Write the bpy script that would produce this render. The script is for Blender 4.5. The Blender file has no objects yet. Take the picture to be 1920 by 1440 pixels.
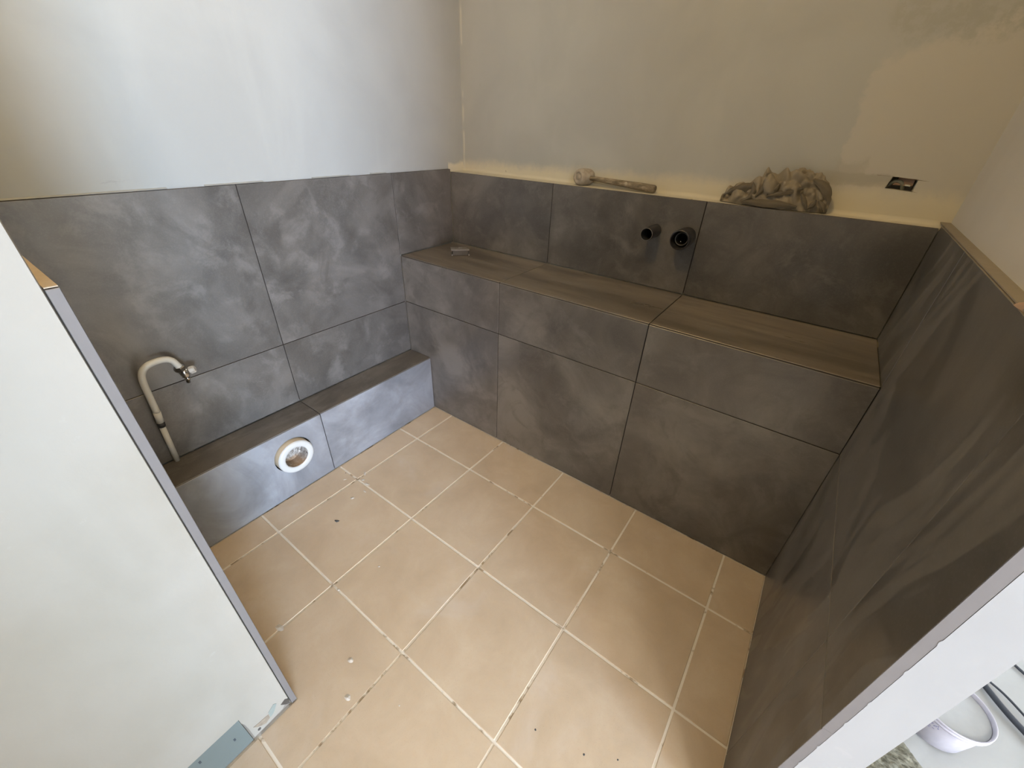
import bpy, bmesh, math, random
from mathutils import Vector, Matrix, noise as mnoise
random.seed(7)
S = bpy.context.scene
COL = S.collection
PI = math.pi

# ------------------------------------------------------------------ camera
cam_d = bpy.data.cameras.new('camera'); cam = bpy.data.objects.new('camera', cam_d); COL.objects.link(cam)
R = [[0.8054406510118106, 0.5917952534878201, 0.03230689782318141],
     [0.33876797075086296, -0.4149696520320395, -0.8444148565046392],
     [-0.48631432190612395, 0.6910705939639559, -0.5347147038068917]]   # rows: right, down, forward
M = Matrix(((R[0][0], -R[1][0], -R[2][0], 1.48638987),
            (R[0][1], -R[1][1], -R[2][1], -1.4019787),
            (R[0][2], -R[1][2], -R[2][2], 1.27584995), (0, 0, 0, 1)))
cam.matrix_world = M
cam_d.sensor_fit = 'HORIZONTAL'; cam_d.sensor_width = 36.0; cam_d.lens = 765.1746 / 1920 * 36.0
cam_d.clip_start = 0.02; cam_d.clip_end = 50
S.camera = cam

# ------------------------------------------------------------------ world, lights, exposure
S.view_settings.view_transform = 'Standard'; S.view_settings.look = 'None'
S.view_settings.gamma = 1.0; S.view_settings.use_curve_mapping = False
S.view_settings.exposure = 0.0
w = bpy.data.worlds.new('World'); S.world = w; w.use_nodes = True
bg = w.node_tree.nodes['Background']; bg.inputs[0].default_value = (0.62, 0.78, 1.0, 1); bg.inputs[1].default_value = 0.5

def area(name, loc, aim, sx, sz, power, color):
    d = bpy.data.lights.new(name, 'AREA'); d.shape = 'RECTANGLE'; d.size = sx; d.size_y = sz
    d.energy = power; d.color = color
    o = bpy.data.objects.new(name, d); COL.objects.link(o); o.location = loc
    o.rotation_euler = (Vector(aim) - Vector(loc)).to_track_quat('-Z', 'Z').to_euler()
    return o
# daylight through the openings of the far window wall (x = 7)
area('window_light_near', (6.93, -2.24, 1.10), (1.2, -.8, .9), 1.0, 1.9, 50 * 3.3, (1.0, 0.88, 0.62))
area('window_light_middle', (6.93, -3.28, 1.10), (1.2, -.8, .9), 1.0, 1.9, 50 * 12.6, (0.52, 0.71, 1.0))
area('window_light_far', (6.93, -4.58, .90), (1.2, -.8, .8), 1.0, 1.5, 50 * 3.2, (1.0, 0.66, 0.50))
# added soft fill, an unseen source in the adjoining room
l2 = bpy.data.lights.new('room_fill', 'POINT'); l2.energy = 120; l2.color = (0.98, 0.96, 0.90); l2.shadow_soft_size = 0.30
lo2 = bpy.data.objects.new('room_fill', l2); COL.objects.link(lo2); lo2.location = (3.5, -3.0, 2.2)
# warm ceiling bulb above the floor, close to the camera
ld = bpy.data.lights.new('ceiling_bulb', 'POINT'); ld.energy = 25.5; ld.color = (1.0, 0.67, 0.27); ld.shadow_soft_size = 0.035
lo = bpy.data.objects.new('ceiling_bulb', ld); COL.objects.link(lo); lo.location = (0.95, -1.18, 2.3)

# ------------------------------------------------------------------ node helpers
class N:
    def __init__(s, name):
        s.m = bpy.data.materials.new(name); s.m.use_nodes = True
        s.t = s.m.node_tree; s.b = s.t.nodes['Principled BSDF']
    def n(s, typ, **k):
        nd = s.t.nodes.new(typ)
        for a, b in k.items(): setattr(nd, a, b)
        return nd
    def L(s, a, b): s.t.links.new(a, b)
    def set(s, sock, v):
        if hasattr(v, 'links'): s.L(v, sock)
        else: sock.default_value = v
    def math(s, op, a, b=0.0, clamp=False):
        nd = s.n('ShaderNodeMath', operation=op, use_clamp=clamp); s.set(nd.inputs[0], a); s.set(nd.inputs[1], b); return nd.outputs[0]
    def vmath(s, op, a, b):
        nd = s.n('ShaderNodeVectorMath', operation=op); s.set(nd.inputs[0], a); s.set(nd.inputs[1], b); return nd.outputs[0]
    def obj(s): return s.n('ShaderNodeTexCoord').outputs['Object']
    def pos(s): return s.n('ShaderNodeNewGeometry').outputs['Position']
    def rnd(s): return s.n('ShaderNodeObjectInfo').outputs['Random']
    def noise(s, vec, scale, detail=4, rough=.55, dist=0.0):
        nd = s.n('ShaderNodeTexNoise'); s.L(vec, nd.inputs['Vector']); nd.inputs['Scale'].default_value = scale
        nd.inputs['Detail'].default_value = detail; nd.inputs['Roughness'].default_value = rough; nd.inputs['Distortion'].default_value = dist
        return nd.outputs['Fac']
    def ramp(s, fac, stops):
        nd = s.n('ShaderNodeValToRGB'); s.L(fac, nd.inputs[0]); e = nd.color_ramp.elements
        while len(e) < len(stops): e.new(0.5)
        for i, (p, c) in enumerate(stops):
            e[i].position = p; e[i].color = (c[0], c[1], c[2], 1) if isinstance(c, (tuple, list)) else (c, c, c, 1)
        return nd.outputs[0]
    def step(s, v, a, b):
        nd = s.n('ShaderNodeMapRange', interpolation_type='SMOOTHSTEP'); s.set(nd.inputs['Value'], v)
        nd.inputs['From Min'].default_value = a; nd.inputs['From Max'].default_value = b; return nd.outputs[0]
    def mix(s, f, a, b, mode='MIX'):
        nd = s.n('ShaderNodeMix', data_type='RGBA', blend_type=mode); s.set(nd.inputs[0], f)
        s.set(nd.inputs[6], a if hasattr(a, 'links') else (*a, 1)); s.set(nd.inputs[7], b if hasattr(b, 'links') else (*b, 1))
        return nd.outputs[2]
    def bump(s, h, strength=.3, dist=.002):
        nd = s.n('ShaderNodeBump'); nd.inputs['Strength'].default_value = strength; nd.inputs['Distance'].default_value = dist
        s.L(h, nd.inputs['Height']); s.L(nd.outputs[0], s.b.inputs['Normal'])
    def scale(s, vec, v): return s.vmath('MULTIPLY', vec, v)
    def xyz(s, vec):
        nd = s.n('ShaderNodeSeparateXYZ'); s.L(vec, nd.inputs[0]); return nd.outputs

def plain(name, col, rough=.6, metal=0.0, var=.12, nscale=30):
    k = N(name); v = k.noise(k.obj(), nscale, 4)
    k.L(k.mix(v, tuple(c * (1 - var) for c in col), tuple(min(1, c * (1 + var)) for c in col)), k.b.inputs['Base Color'])
    k.b.inputs['Roughness'].default_value = rough; k.b.inputs['Metallic'].default_value = metal
    return k.m

def tile_mat(name, streak=None, smear=False, soft=1.0, tint=(1.12, 1.07, 1.0), rough=(.30, .44)):
    k = N(name); r = k.rnd(); p = k.obj()
    off = k.n('ShaderNodeCombineXYZ'); k.L(k.math('MULTIPLY', r, 37.0), off.inputs[0]); k.L(k.math('MULTIPLY', r, 91.0), off.inputs[1]); k.L(k.math('MULTIPLY', r, 53.0), off.inputs[2])
    v = k.vmath('ADD', p, off.outputs[0])
    vs = k.scale(v, streak) if streak else v
    big = k.noise(vs, 3.2, 6, .6, .8)
    c = k.ramp(big, [(.34, tuple(.054 * t for t in tint)), (.50, tuple(.084 * t for t in tint)), (.66, tuple(.128 * t for t in tint))])
    cl = k.noise(vs, 9, 8, .68, .4)
    c = k.mix(k.math('MULTIPLY', k.step(cl, .50, .66), .42 * soft), c, (.20, .192, .183))
    dk = k.noise(vs, 5.5, 7, .65, 1.2)
    c = k.mix(k.math('MULTIPLY', k.step(dk, .48, .66), .0 if smear else .45 * soft), c, (.050, .045, .040))
    fine = k.noise(v, 260, 3, .7)
    c = k.mix(k.math('MULTIPLY', k.step(fine, .45, .75), .14), c, (.26, .245, .23))
    vein = k.math('ABSOLUTE', k.math('SUBTRACT', k.noise(v, 16, 5, .7, 1.5), .5))
    area_ = k.step(k.noise(v, 5, 2), .55, .65)
    vm = k.math('MULTIPLY', k.math('SUBTRACT', 1.0, k.step(vein, .0, .018)), area_)
    c = k.mix(k.math('MULTIPLY', vm, .0 if smear else .14), c, (.34, .33, .32))
    rg = k.n('ShaderNodeMapRange'); k.L(cl, rg.inputs[0]); rg.inputs[1].default_value = .3; rg.inputs[2].default_value = .7
    rg.inputs[3].default_value = rough[0]; rg.inputs[4].default_value = rough[1]
    ro = rg.outputs[0]
    if smear:
        ro = k.math('ADD', .30, k.math('MULTIPLY', big, .06))
        # wiped adhesive haze left on the tiles, long arcs down the wall
        q2 = k.n('ShaderNodeTexNoise'); k.L(k.scale(k.pos(), (1, 1.1, 1.1)), q2.inputs['Vector']); q2.inputs['Scale'].default_value = 1.6; q2.inputs['Detail'].default_value = 1
        q = k.vmath('ADD', k.scale(k.pos(), (1, 4.2, .8)), k.scale(q2.outputs['Color'], (0, 2.6, .5)))
        s1 = k.noise(q, 2.6, 2.5, .45, .1)
        s2 = k.math('MULTIPLY', k.step(s1, .47, .51), k.math('SUBTRACT', 1.0, k.step(s1, .55, .70)))
        c = k.mix(k.math('MULTIPLY', s2, .26), c, (.24, .225, .20))
        ro = k.math('ADD', ro, k.math('MULTIPLY', s2, .14))
    k.L(c, k.b.inputs['Base Color']); k.L(ro, k.b.inputs['Roughness'])
    k.b.inputs['IOR'].default_value = 1.80
    if not smear: k.bump(cl, .10, .001)
    return k.m

TILE = tile_mat('grey_concrete_look_tile')
TILE_TOP = tile_mat('grey_tile_bench_top', streak=(.35, 2.2, 1), tint=(1.95, 1.66, 1.30), rough=(.26, .42))  # warm lightening and streaks paint reflections onto the bench top
TILE_LEDGE = tile_mat('grey_tile_ledge_top', streak=(1.6, .6, 1), tint=(1.05, .95, .82), rough=(.5, .6))
TILE_FRONT = tile_mat('pale_daylit_grey_tile', soft=.35, tint=(2.4, 2.6, 2.95))  # tile lightened and blued to stand for low daylight on the ledge front
TILE_B = tile_mat('lit_grey_bench_tile', tint=(1.50, 1.42, 1.33))  # same tile as the walls, lightened for light bounced off the floor
TILE_R = tile_mat('grey_tile_with_wiped_haze', smear=True, soft=.4)
BODY = plain('tile_body_edge', (.170, .158, .152), .7, var=.06)
RJOINT = plain('pale_joint_filler', (.25, .22, .18), .9)
JOINT = plain('dark_tile_side_in_joint', (.060, .052, .046), .9)
ADH = plain('tan_tile_adhesive', (.40, .335, .25), .9, nscale=60)
DARKADH = plain('grey_adhesive', (.05, .045, .04), .9, nscale=60)

def floor_tile_mat():
    k = N('beige_floor_tile'); r = k.rnd(); p = k.pos()
    a = k.noise(p, 7, 6, .62, .4); b = k.noise(p, 55, 5, .65); sp = k.noise(p, 320, 2, .6)
    c = k.ramp(a, [(.30, (.525, .43, .315)), (.50, (.585, .485, .365)), (.72, (.645, .55, .425))])
    c = k.mix(k.math('MULTIPLY', k.step(b, .40, .72), .35), c, (.60, .47, .32))
    c = k.mix(k.math('MULTIPLY', k.step(sp, .60, .72), .22), c, (.36, .26, .17))
    c = k.mix(k.math('MULTIPLY', k.math('SUBTRACT', r, .5), .3), c, (.70, .55, .38))
    dust = k.math('MULTIPLY', k.step(k.noise(p, 4.2, 5, .6, .6), .56, .74), .38)
    c = k.mix(dust, c, (.66, .60, .55))
    k.L(c, k.b.inputs['Base Color'])
    k.L(k.math('ADD', .42, k.math('MULTIPLY', b, .22)), k.b.inputs['Roughness'])
    k.bump(b, .10, .001); return k.m
FT = floor_tile_mat()
def grout_mat():
    k = N('chalky_floor_grout'); p = k.pos(); a = k.noise(p, 26, 4, .6); b = k.noise(p, 5, 2)
    d = k.step(k.math('ADD', k.math('MULTIPLY', a, .6), k.math('MULTIPLY', b, .5)), .43, .50)
    c = k.mix(d, (.40, .33, .24), (.82, .785, .72)); k.L(c, k.b.inputs['Base Color']); k.b.inputs['Roughness'].default_value = .95
    k.bump(a, .5, .002); return k.m
GROUT = grout_mat()

def plaster_mat(name, lo_, hi_, kind=None):
    k = N(name); p = k.pos(); x, y, z = k.xyz(p)
    a = k.noise(p, 2.3, 4, .5, .5); tr = k.noise(k.scale(p, (1, 1, .35)), 6, 5, .55, .8); f = k.noise(p, 70, 4, .6)
    c = k.mix(k.step(a, .35, .65), lo_, hi_)
    c = k.mix(k.math('MULTIPLY', k.step(tr, .45, .70), .25), c, tuple(min(1, q * 1.10) for q in hi_))
    if kind == 'back':
        wob = k.noise(p, 9, 5, .65); wob2 = k.noise(p, 40, 5, .7)
        wb = k.math('ADD', k.math('MULTIPLY', k.math('SUBTRACT', wob, .5), .10), k.math('MULTIPLY', k.math('SUBTRACT', wob2, .5), .05))
        xx = k.math('ADD', x, wb); zz = k.math('ADD', z, wb)
        # smooth filler patch on the right part of the wall
        pl = k.math('MULTIPLY', k.step(xx, 1.450, 1.468), k.math('SUBTRACT', 1.0, k.step(k.math('SUBTRACT', zz, k.math('MULTIPLY', k.math('SUBTRACT', x, 1.5), .35)), 1.44, 1.48)))
        c = k.mix(k.math('MULTIPLY', pl, .9), c, (.485, .480, .445))
        # rough grey coat over it
        gr = k.math('MULTIPLY', k.step(xx, 1.44, 1.48), k.step(zz, 1.47, 1.51))
        c = k.mix(k.math('MULTIPLY', gr, k.math('MULTIPLY', k.step(wob2, .35, .6), .7)), c, (0.355, 0.363, 0.332))
        # filled cable channel running left from the box hole, with a smear over it
        ch = k.math('MULTIPLY', k.math('MULTIPLY', k.step(xx, 1.38, 1.47), k.math('SUBTRACT', 1.0, k.step(x, 1.585, 1.60))),
                    k.math('MULTIPLY', k.step(k.math('ADD', z, k.math('MULTIPLY', wb, .3)), 1.158, 1.166), k.math('SUBTRACT', 1.0, k.step(k.math('ADD', z, k.math('MULTIPLY', wb, .3)), 1.190, 1.198))))
        c = k.mix(k.math('MULTIPLY', ch, .85), c, (0.370, 0.359, 0.316))
        sm = k.math('MULTIPLY', k.math('MULTIPLY', k.step(xx, 1.43, 1.46), k.math('SUBTRACT', 1.0, k.step(xx, 1.51, 1.54))),
                    k.math('MULTIPLY', k.step(zz, 1.18, 1.20), k.math('SUBTRACT', 1.0, k.step(zz, 1.215, 1.235))))
        c = k.mix(k.math('MULTIPLY', sm, .55), c, (0.385, 0.378, 0.340))
        # dabs of grey filler low on the wall
        db = k.math('MULTIPLY', k.step(k.noise(p, 11, 5, .7, 1.0), .60, .70), k.math('MULTIPLY', k.step(z, 1.12, 1.14), k.math('SUBTRACT', 1.0, k.step(z, 1.16, 1.20))))
        c = k.mix(k.math('MULTIPLY', db, .5), c, (0.348, 0.343, 0.308))
        # cream primer painted on the ledge and the foot of the wall
        zb = k.math('ADD', z, k.math('MULTIPLY', wb, .55))
        zb = k.math('SUBTRACT', zb, k.math('MULTIPLY', x, .022))
        band = k.math('SUBTRACT', 1.0, k.step(zb, 1.096, 1.146))
        c = k.mix(k.math('MULTIPLY', band, .75), c, (0.636, 0.593, 0.454))
        # bright filler line down the left corner
        cl = k.math('SUBTRACT', 1.0, k.step(k.math('ABSOLUTE', k.math('SUBTRACT', k.math('ADD', x, k.math('MULTIPLY', wb, .05)), -.002)), .002, .007))
        cl = k.math('MULTIPLY', cl, k.step(k.noise(p, 6, 2), .44, .52))
        c = k.mix(k.math('MULTIPLY', cl, .7), c, (0.577, 0.577, 0.518))
        # small dark nicks
        nk = k.math('MULTIPLY', k.step(k.noise(k.scale(p, (1, 1, .6)), 38, 2, .5), .755, .78), k.step(k.noise(p, 3, 2), .48, .56))
        c = k.mix(k.math('MULTIPLY', nk, .7), c, (.22, .20, .17))
    if kind == 'left':
        wob = k.noise(p, 14, 5, .65)
        pm = k.math('MULTIPLY', k.step(y, .145, .150), k.math('SUBTRACT', 1.0, k.step(k.math('ADD', z, k.math('MULTIPLY', k.math('SUBTRACT', wob, .5), .05)), 1.112, 1.130)))
        c = k.mix(k.math('MULTIPLY', pm, .75), c, (0.636, 0.593, 0.454))
        sm = k.step(k.noise(k.scale(p, (1, 1, 3.0)), 9, 5, .7), .60, .72)
        sy = k.math('MULTIPLY', k.step(y, -1.16, -1.12), k.math('SUBTRACT', 1.0, k.step(y, -1.06, -1.01)))
        sz = k.math('SUBTRACT', 1.0, k.step(z, 1.115, 1.14))
        c = k.mix(k.math('MULTIPLY', k.math('MULTIPLY', sm, sy), k.math('MULTIPLY', sz, .6)), c, (0.244, 0.250, 0.243))
    if kind == 'near':
        sm = k.math('MULTIPLY', k.step(k.noise(p, 22, 6, .75), .60, .72), k.step(k.noise(p, 3.5, 2), .52, .60))
        c = k.mix(k.math('MULTIPLY', sm, .22), c, (.45, .44, .42))
    k.L(c, k.b.inputs['Base Color']); k.b.inputs['Roughness'].default_value = .85
    k.bump(k.math('ADD', k.math('MULTIPLY', f, .4), tr), .22, .003); return k.m
P_BACK = plaster_mat('back_plaster', (0.372, 0.385, 0.380), (0.415, 0.43, 0.422), 'back')
P_LEFT = plaster_mat('left_plaster', (0.325, 0.342, 0.338), (0.362, 0.380, 0.374), 'left')
P_RIGHT = plaster_mat('right_plaster', (0.54, 0.53, 0.50), (0.58, 0.57, 0.54))
P_NEAR = plaster_mat('near_plaster', (0.315, 0.293, 0.245), (0.355, 0.335, 0.292), 'near')
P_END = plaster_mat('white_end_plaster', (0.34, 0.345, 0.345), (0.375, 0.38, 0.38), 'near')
P_PLAIN = plaster_mat('plain_plaster', (.50, .485, .45), (.56, .54, .50))

# ------------------------------------------------------------------ mesh helpers
def link(name, bm, mats, parent=None, loc=None, smooth=False):
    me = bpy.data.meshes.new(name)
    if loc is not None:
        bmesh.ops.translate(bm, verts=bm.verts, vec=-Vector(loc))
    bm.normal_update(); bm.to_mesh(me); bm.free()
    for m in (mats if isinstance(mats, (list, tuple)) else [mats]): me.materials.append(m)
    if smooth:
        for f in me.polygons: f.use_smooth = True
    o = bpy.data.objects.new(name, me); COL.objects.link(o)
    if loc is not None: o.location = loc
    if parent: 
        o.parent = parent
        o.location = Vector(loc if loc is not None else (0, 0, 0)) - parent.location
    return o
def bx(bm, x0, x1, y0, y1, z0, z1, mi=0):
    vs = [bm.verts.new(p) for p in ((x0,y0,z0),(x1,y0,z0),(x1,y1,z0),(x0,y1,z0),(x0,y0,z1),(x1,y0,z1),(x1,y1,z1),(x0,y1,z1))]
    fs = []
    for q in ((0,3,2,1),(4,5,6,7),(0,1,5,4),(1,2,6,5),(2,3,7,6),(3,0,4,7)):
        f = bm.faces.new([vs[i] for i in q]); f.material_index = mi; fs.append(f)
    return vs, fs
def struct(name, bm, mats, parent=None):
    o = link(name, bm, mats, parent); 
    if parent is None: o['kind'] = 'structure'
    return o
def thing(name, label, cat, loc=(0,0,0), group=None):
    o = bpy.data.objects.new(name, None); COL.objects.link(o); o.location = loc; o.empty_display_size = .05
    o['label'] = label; o['category'] = cat
    if group: o['group'] = group
    return o
def tag(o, label, cat, group=None):
    o['label'] = label; o['category'] = cat
    if group: o['group'] = group
    return o
GAP = .0012
def tile(parent, x0, x1, y0, y1, z0, z1, face, mats=None, name='tile', bev=.0006, gap=GAP, open_edge=False):
    """face: axis of the glazed side; the box is shrunk by half a joint in the two other axes."""
    ax = {'x': 0, 'y': 1, 'z': 2}[face[-1]]
    b = [[x0, x1], [y0, y1], [z0, z1]]
    for i in range(3):
        if i != ax: b[i][0] += gap; b[i][1] -= gap
    bm = bmesh.new(); bx(bm, *b[0], *b[1], *b[2])
    bmesh.ops.bevel(bm, geom=list(bm.edges), offset=bev, segments=1, affect='EDGES')
    bm.normal_update()
    for f in bm.faces: f.material_index = 0 if abs(f.normal[ax]) > .3 else 1
    c = ((x0+x1)/2, (y0+y1)/2, (z0+z1)/2)
    ms = list(mats or [TILE, JOINT])
    if not open_edge: ms[1] = RJOINT if ms[0] == TILE_R else JOINT
    return link(name, bm, ms, parent, loc=c)
def tube_bm(bm, pts, r, seg=14, cap=True, mi=0):
    pts = [Vector(p) for p in pts]; n = len(pts); rr = r if isinstance(r, (list, tuple)) else [r]*n
    rings = []; up = None
    for i in range(n):
        t = (pts[min(i+1, n-1)] - pts[max(i-1, 0)]).normalized()
        if up is None:
            up = t.orthogonal().normalized()
        else:
            up = (up - t*up.dot(t)).normalized()
        s = t.cross(up)
        rings.append([bm.verts.new(pts[i] + (up*math.cos(a) + s*math.sin(a))*rr[i]) for a in [2*PI*j/seg for j in range(seg)]])
    for a, b in zip(rings, rings[1:]):
        for j in range(seg):
            f = bm.faces.new((a[j], a[(j+1) % seg], b[(j+1) % seg], b[j])); f.material_index = mi; f.smooth = True
    if cap:
        bm.faces.new(rings[0][::-1]).material_index = mi; bm.faces.new(rings[-1]).material_index = mi
def catmull(P, k=8):
    P = [Vector(p) for p in P]; Q = [P[0]*2-P[1]] + P + [P[-1]*2-P[-2]]; out = []
    for i in range(1, len(Q)-2):
        for j in range(k):
            t = j/k; a, b, c, d = Q[i-1], Q[i], Q[i+1], Q[i+2]
            out.append(.5*((2*b)+(c-a)*t+(2*a-5*b+4*c-d)*t*t+(3*b-3*c+d-a)*t**3))
    out.append(P[-1]); return out
def lathe_bm(bm, prof, origin, axis, seg=32, mi=0, smooth=True):
    """prof: list of (distance along axis, radius)."""
    A = Vector(axis).normalized(); U = A.orthogonal().normalized(); V = A.cross(U); O = Vector(origin); rings = []
    for d, r in prof:
        if r < 1e-6: rings.append([bm.verts.new(O + A*d)])
        else: rings.append([bm.verts.new(O + A*d + (U*math.cos(2*PI*j/seg)+V*math.sin(2*PI*j/seg))*r) for j in range(seg)])
    for a, b in zip(rings, rings[1:]):
        for j in range(seg):
            j2 = (j+1) % seg
            if len(a) == 1 and len(b) == 1: continue
            if len(a) == 1: f = bm.faces.new((a[0], b[j2], b[j]))
            elif len(b) == 1: f = bm.faces.new((a[j], a[j2], b[0]))
            else: f = bm.faces.new((a[j], a[j2], b[j2], b[j]))
            f.smooth = smooth; f.material_index = mi
def lathe(name, prof, origin, axis, mat, parent=None, seg=32, smooth=True):
    bm = bmesh.new(); lathe_bm(bm, prof, origin, axis, seg, 0, smooth)
    bmesh.ops.recalc_face_normals(bm, faces=bm.faces)
    o = link(name, bm, mat, parent, loc=origin)
    return o
def cut_hole(o, origin, r, depth):
    """round hole drilled along x through object o"""
    bm = bmesh.new(); lathe_bm(bm, [(-depth/2, 0), (-depth/2, r), (depth/2, r), (depth/2, 0)], origin, (1, 0, 0), 36)
    bmesh.ops.recalc_face_normals(bm, faces=bm.faces)
    c = link('cutter', bm, BODY)
    m = o.modifiers.new('b', 'BOOLEAN'); m.object = c; m.operation = 'DIFFERENCE'; m.solver = 'EXACT'
    dg = bpy.context.evaluated_depsgraph_get(); me = bpy.data.meshes.new_from_object(o.evaluated_get(dg))
    o.modifiers.clear(); o.data = me; bpy.data.objects.remove(c)
bpy.context.view_layer.update()

# ------------------------------------------------------------------ key dimensions (metres)
T = .013                                    # tile thickness
XF, XR = .1412, 1.7285                      # ledge front, right tile face
XJ1, XJ2 = .5585, 1.149
YB, YT = -.1948, .1485                      # bench front, back-wall tile face
YP = -1.339; XP = .798                      # return-wall tile face, return-wall end
YJ, YJR, YE = -.790, -.782, -.936
ZL, ZB, ZH = .2974, .7692, .5534
ZTB, ZTL, ZTR = 1.0866, 1.098, 1.094
HC = 2.4
Yw = lambda x: .250 - .026*max(0, x)        # plaster above the back tiles is slightly out of square

# ------------------------------------------------------------------ floor
bm = bmesh.new(); bx(bm, -.4, 7.3, -9.0, .8, -.12, -.0022, 0); floor = struct('floor', bm, [GROUT])
xs = [.2647-.333, .2647, .5967, .9296, 1.263, 1.5956, 1.929, 2.262]
ys = [-.0993, -.4327, -.7673, -1.1018, -1.435, -1.768, -2.101, -2.434]
def floor_tile(x0, x1, y0, y1):
    bm = bmesh.new(); j = lambda: random.uniform(-.0006, .0006)
    bx(bm, x0+.0033+j(), x1-.0033+j(), y0+.0033+j(), y1-.0033+j(), -.0105, random.uniform(-.0004, .0))
    bmesh.ops.bevel(bm, geom=[e for e in bm.edges], offset=.0012, segments=1, affect='EDGES')
    return link('tile', bm, FT, floor, loc=((x0+x1)/2, (y0+y1)/2, -.005))
REG = [(XF+.001, XR-.0015, YP+.001, YB-.001), (XP+.0015, XR-.0015, YE, YP+.001), (XP+.0015, 2.262, -2.434, YE)]
def inter(a, b): return (max(a[0], b[0]), min(a[1], b[1]), max(a[2], b[2]), min(a[3], b[3]))
for i in range(len(xs)-1):
    for k_ in range(len(ys)-1):
        t_ = (xs[i], xs[i+1], ys[k_+1], ys[k_])
        A_ = (XF+.001, XR-.0015, YP+.001, YB-.001)          # inside the alcove
        B_ = (XP+.0015, 2.262, -2.434, YP+.001)             # in front of it
        C_ = (XR-.0015, 2.262, YP+.001, YE-.001)            # beside the end of the right wall
        pa, pb, pc = inter(t_, A_), inter(t_, B_), inter(t_, C_)
        ok = lambda r: r[1]-r[0] > .006 and r[3]-r[2] > .006
        g = .0034
        boxes = [r for r in (pa, pb, pc) if ok(r)]
        # neighbouring pieces of one tile are joined into one mesh so that no false joint shows
        if boxes:
            bm = bmesh.new(); dz = random.uniform(-.0004, 0)
            for r in boxes:
                x0 = r[0]+g if r[0] == t_[0] else r[0]; x1 = r[1]-g if r[1] == t_[1] else r[1]
                y0 = r[2]+g if r[2] == t_[2] else r[2]; y1 = r[3]-g if r[3] == t_[3] else r[3]
                bx(bm, x0, x1, y0, y1, -.0105, dz)
            if len(boxes) == 1: bmesh.ops.bevel(bm, geom=[e for e in bm.edges], offset=.0012, segments=1, affect='EDGES')
            link('tile', bm, FT, floor, loc=((t_[0]+t_[1])/2, (t_[2]+t_[3])/2, -.005))
# little drips of plaster and a chip of dirt on the tiles
def speck(bm, x, y, s, ang=0, el=1.0):
    n = 9; c = bm.verts.new((x, y, s*.28)); ring = []
    for q in range(n):
        a = 2*PI*q/n; r = s*random.uniform(.7, 1.25); u, v = r*math.cos(a)*el, r*math.sin(a)
        ring.append(bm.verts.new((x+u*math.cos(ang)-v*math.sin(ang), y+u*math.sin(ang)+v*math.cos(ang), -.0003)))
    for q in range(n): bm.faces.new((c, ring[q], ring[(q+1) % n]))
bm = bmesh.new()
for x, y, s, a, e in [(.335,-.842,.006,.5,1.4),(.318,-.760,.006,.3,2.2),(.285,-.755,.005,.6,1.5),(.345,-.790,.004,0,2),(.225,-.80,.004,.9,2.5),(.262,-.728,.005,-.7,2.4),
                      (.59,-1.275,.008,.3,2.2),(.83,-1.20,.007,0,1.3),(.625,-1.10,.004,0,1.2),(.66,-.97,.004,0,1.2),(1.02,-1.19,.003,0,1),(.90,-1.26,.007,.2,1.5)]:
    speck(bm, x, y, s, a, e)
o = link('plaster_drips', bm, plain('dry_plaster_drip', (.62, .59, .54), .95), floor); o['kind'] = 'stuff'
bm = bmesh.new(); speck(bm, .385, -.945, .006, .4, 1.6); speck(bm, 1.45, -.99, .0025); speck(bm, 1.33, -1.02, .0022); speck(bm, .195, -.775, .003); speck(bm, 1.52, -.95, .002)
o = link('dirt_crumbs', bm, plain('dark_crumb', (.06, .07, .08), .8), floor); o['kind'] = 'stuff'

# ------------------------------------------------------------------ ceiling and far room
bm = bmesh.new(); bx(bm, -.4, 7.3, -9.0, .8, HC, HC+.1); struct('ceiling', bm, [P_PLAIN])
WX = 7.0
WIN = [(-3.80, -1.72, .12, 2.1), (-5.10, -4.06, .12, 2.1)]          # (y0, y1, z0, z1) of the window openings
bm = bmesh.new(); ye = sorted([-9.0, .8] + [v for q in WIN for v in q[:2]])
for i in range(0, len(ye)-1, 2): bx(bm, WX, WX+.2, ye[i], ye[i+1], 0, HC)
for a, b, z0, z1 in WIN: bx(bm, WX, WX+.2, a, b, 0, z0); bx(bm, WX, WX+.2, a, b, z1, HC)
struct('wall_window', bm, [P_PLAIN])
fr = plain('white_window_frame', (.8, .8, .8), .4)
for n_, (a, b, z0, z1) in enumerate(WIN):
    bm = bmesh.new()
    for q in (a, (a+b)/2-.02, b-.05): bx(bm, WX+.02, WX+.08, q, q+.05, z0, z1)
    for q in (z0, z1-.05): bx(bm, WX+.03, WX+.07, a+.05, b-.05, q, q+.05)
    struct('window_%d' % (n_+1), bm, [fr])
bm = bmesh.new(); bx(bm, .85, WX, -9.0, -8.8, 0, HC); struct('wall_rear', bm, [P_PLAIN])
bm = bmesh.new(); bx(bm, 1.74, 1.79, -8.8, -1.88, 0, HC); struct('wall_light_block', bm, [P_PLAIN])   # unseen wall, added to keep window light off the near white face
bm = bmesh.new(); bx(bm, 1.82, WX, .55, .8, 0, HC); struct('wall_beyond', bm, [P_PLAIN])

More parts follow.
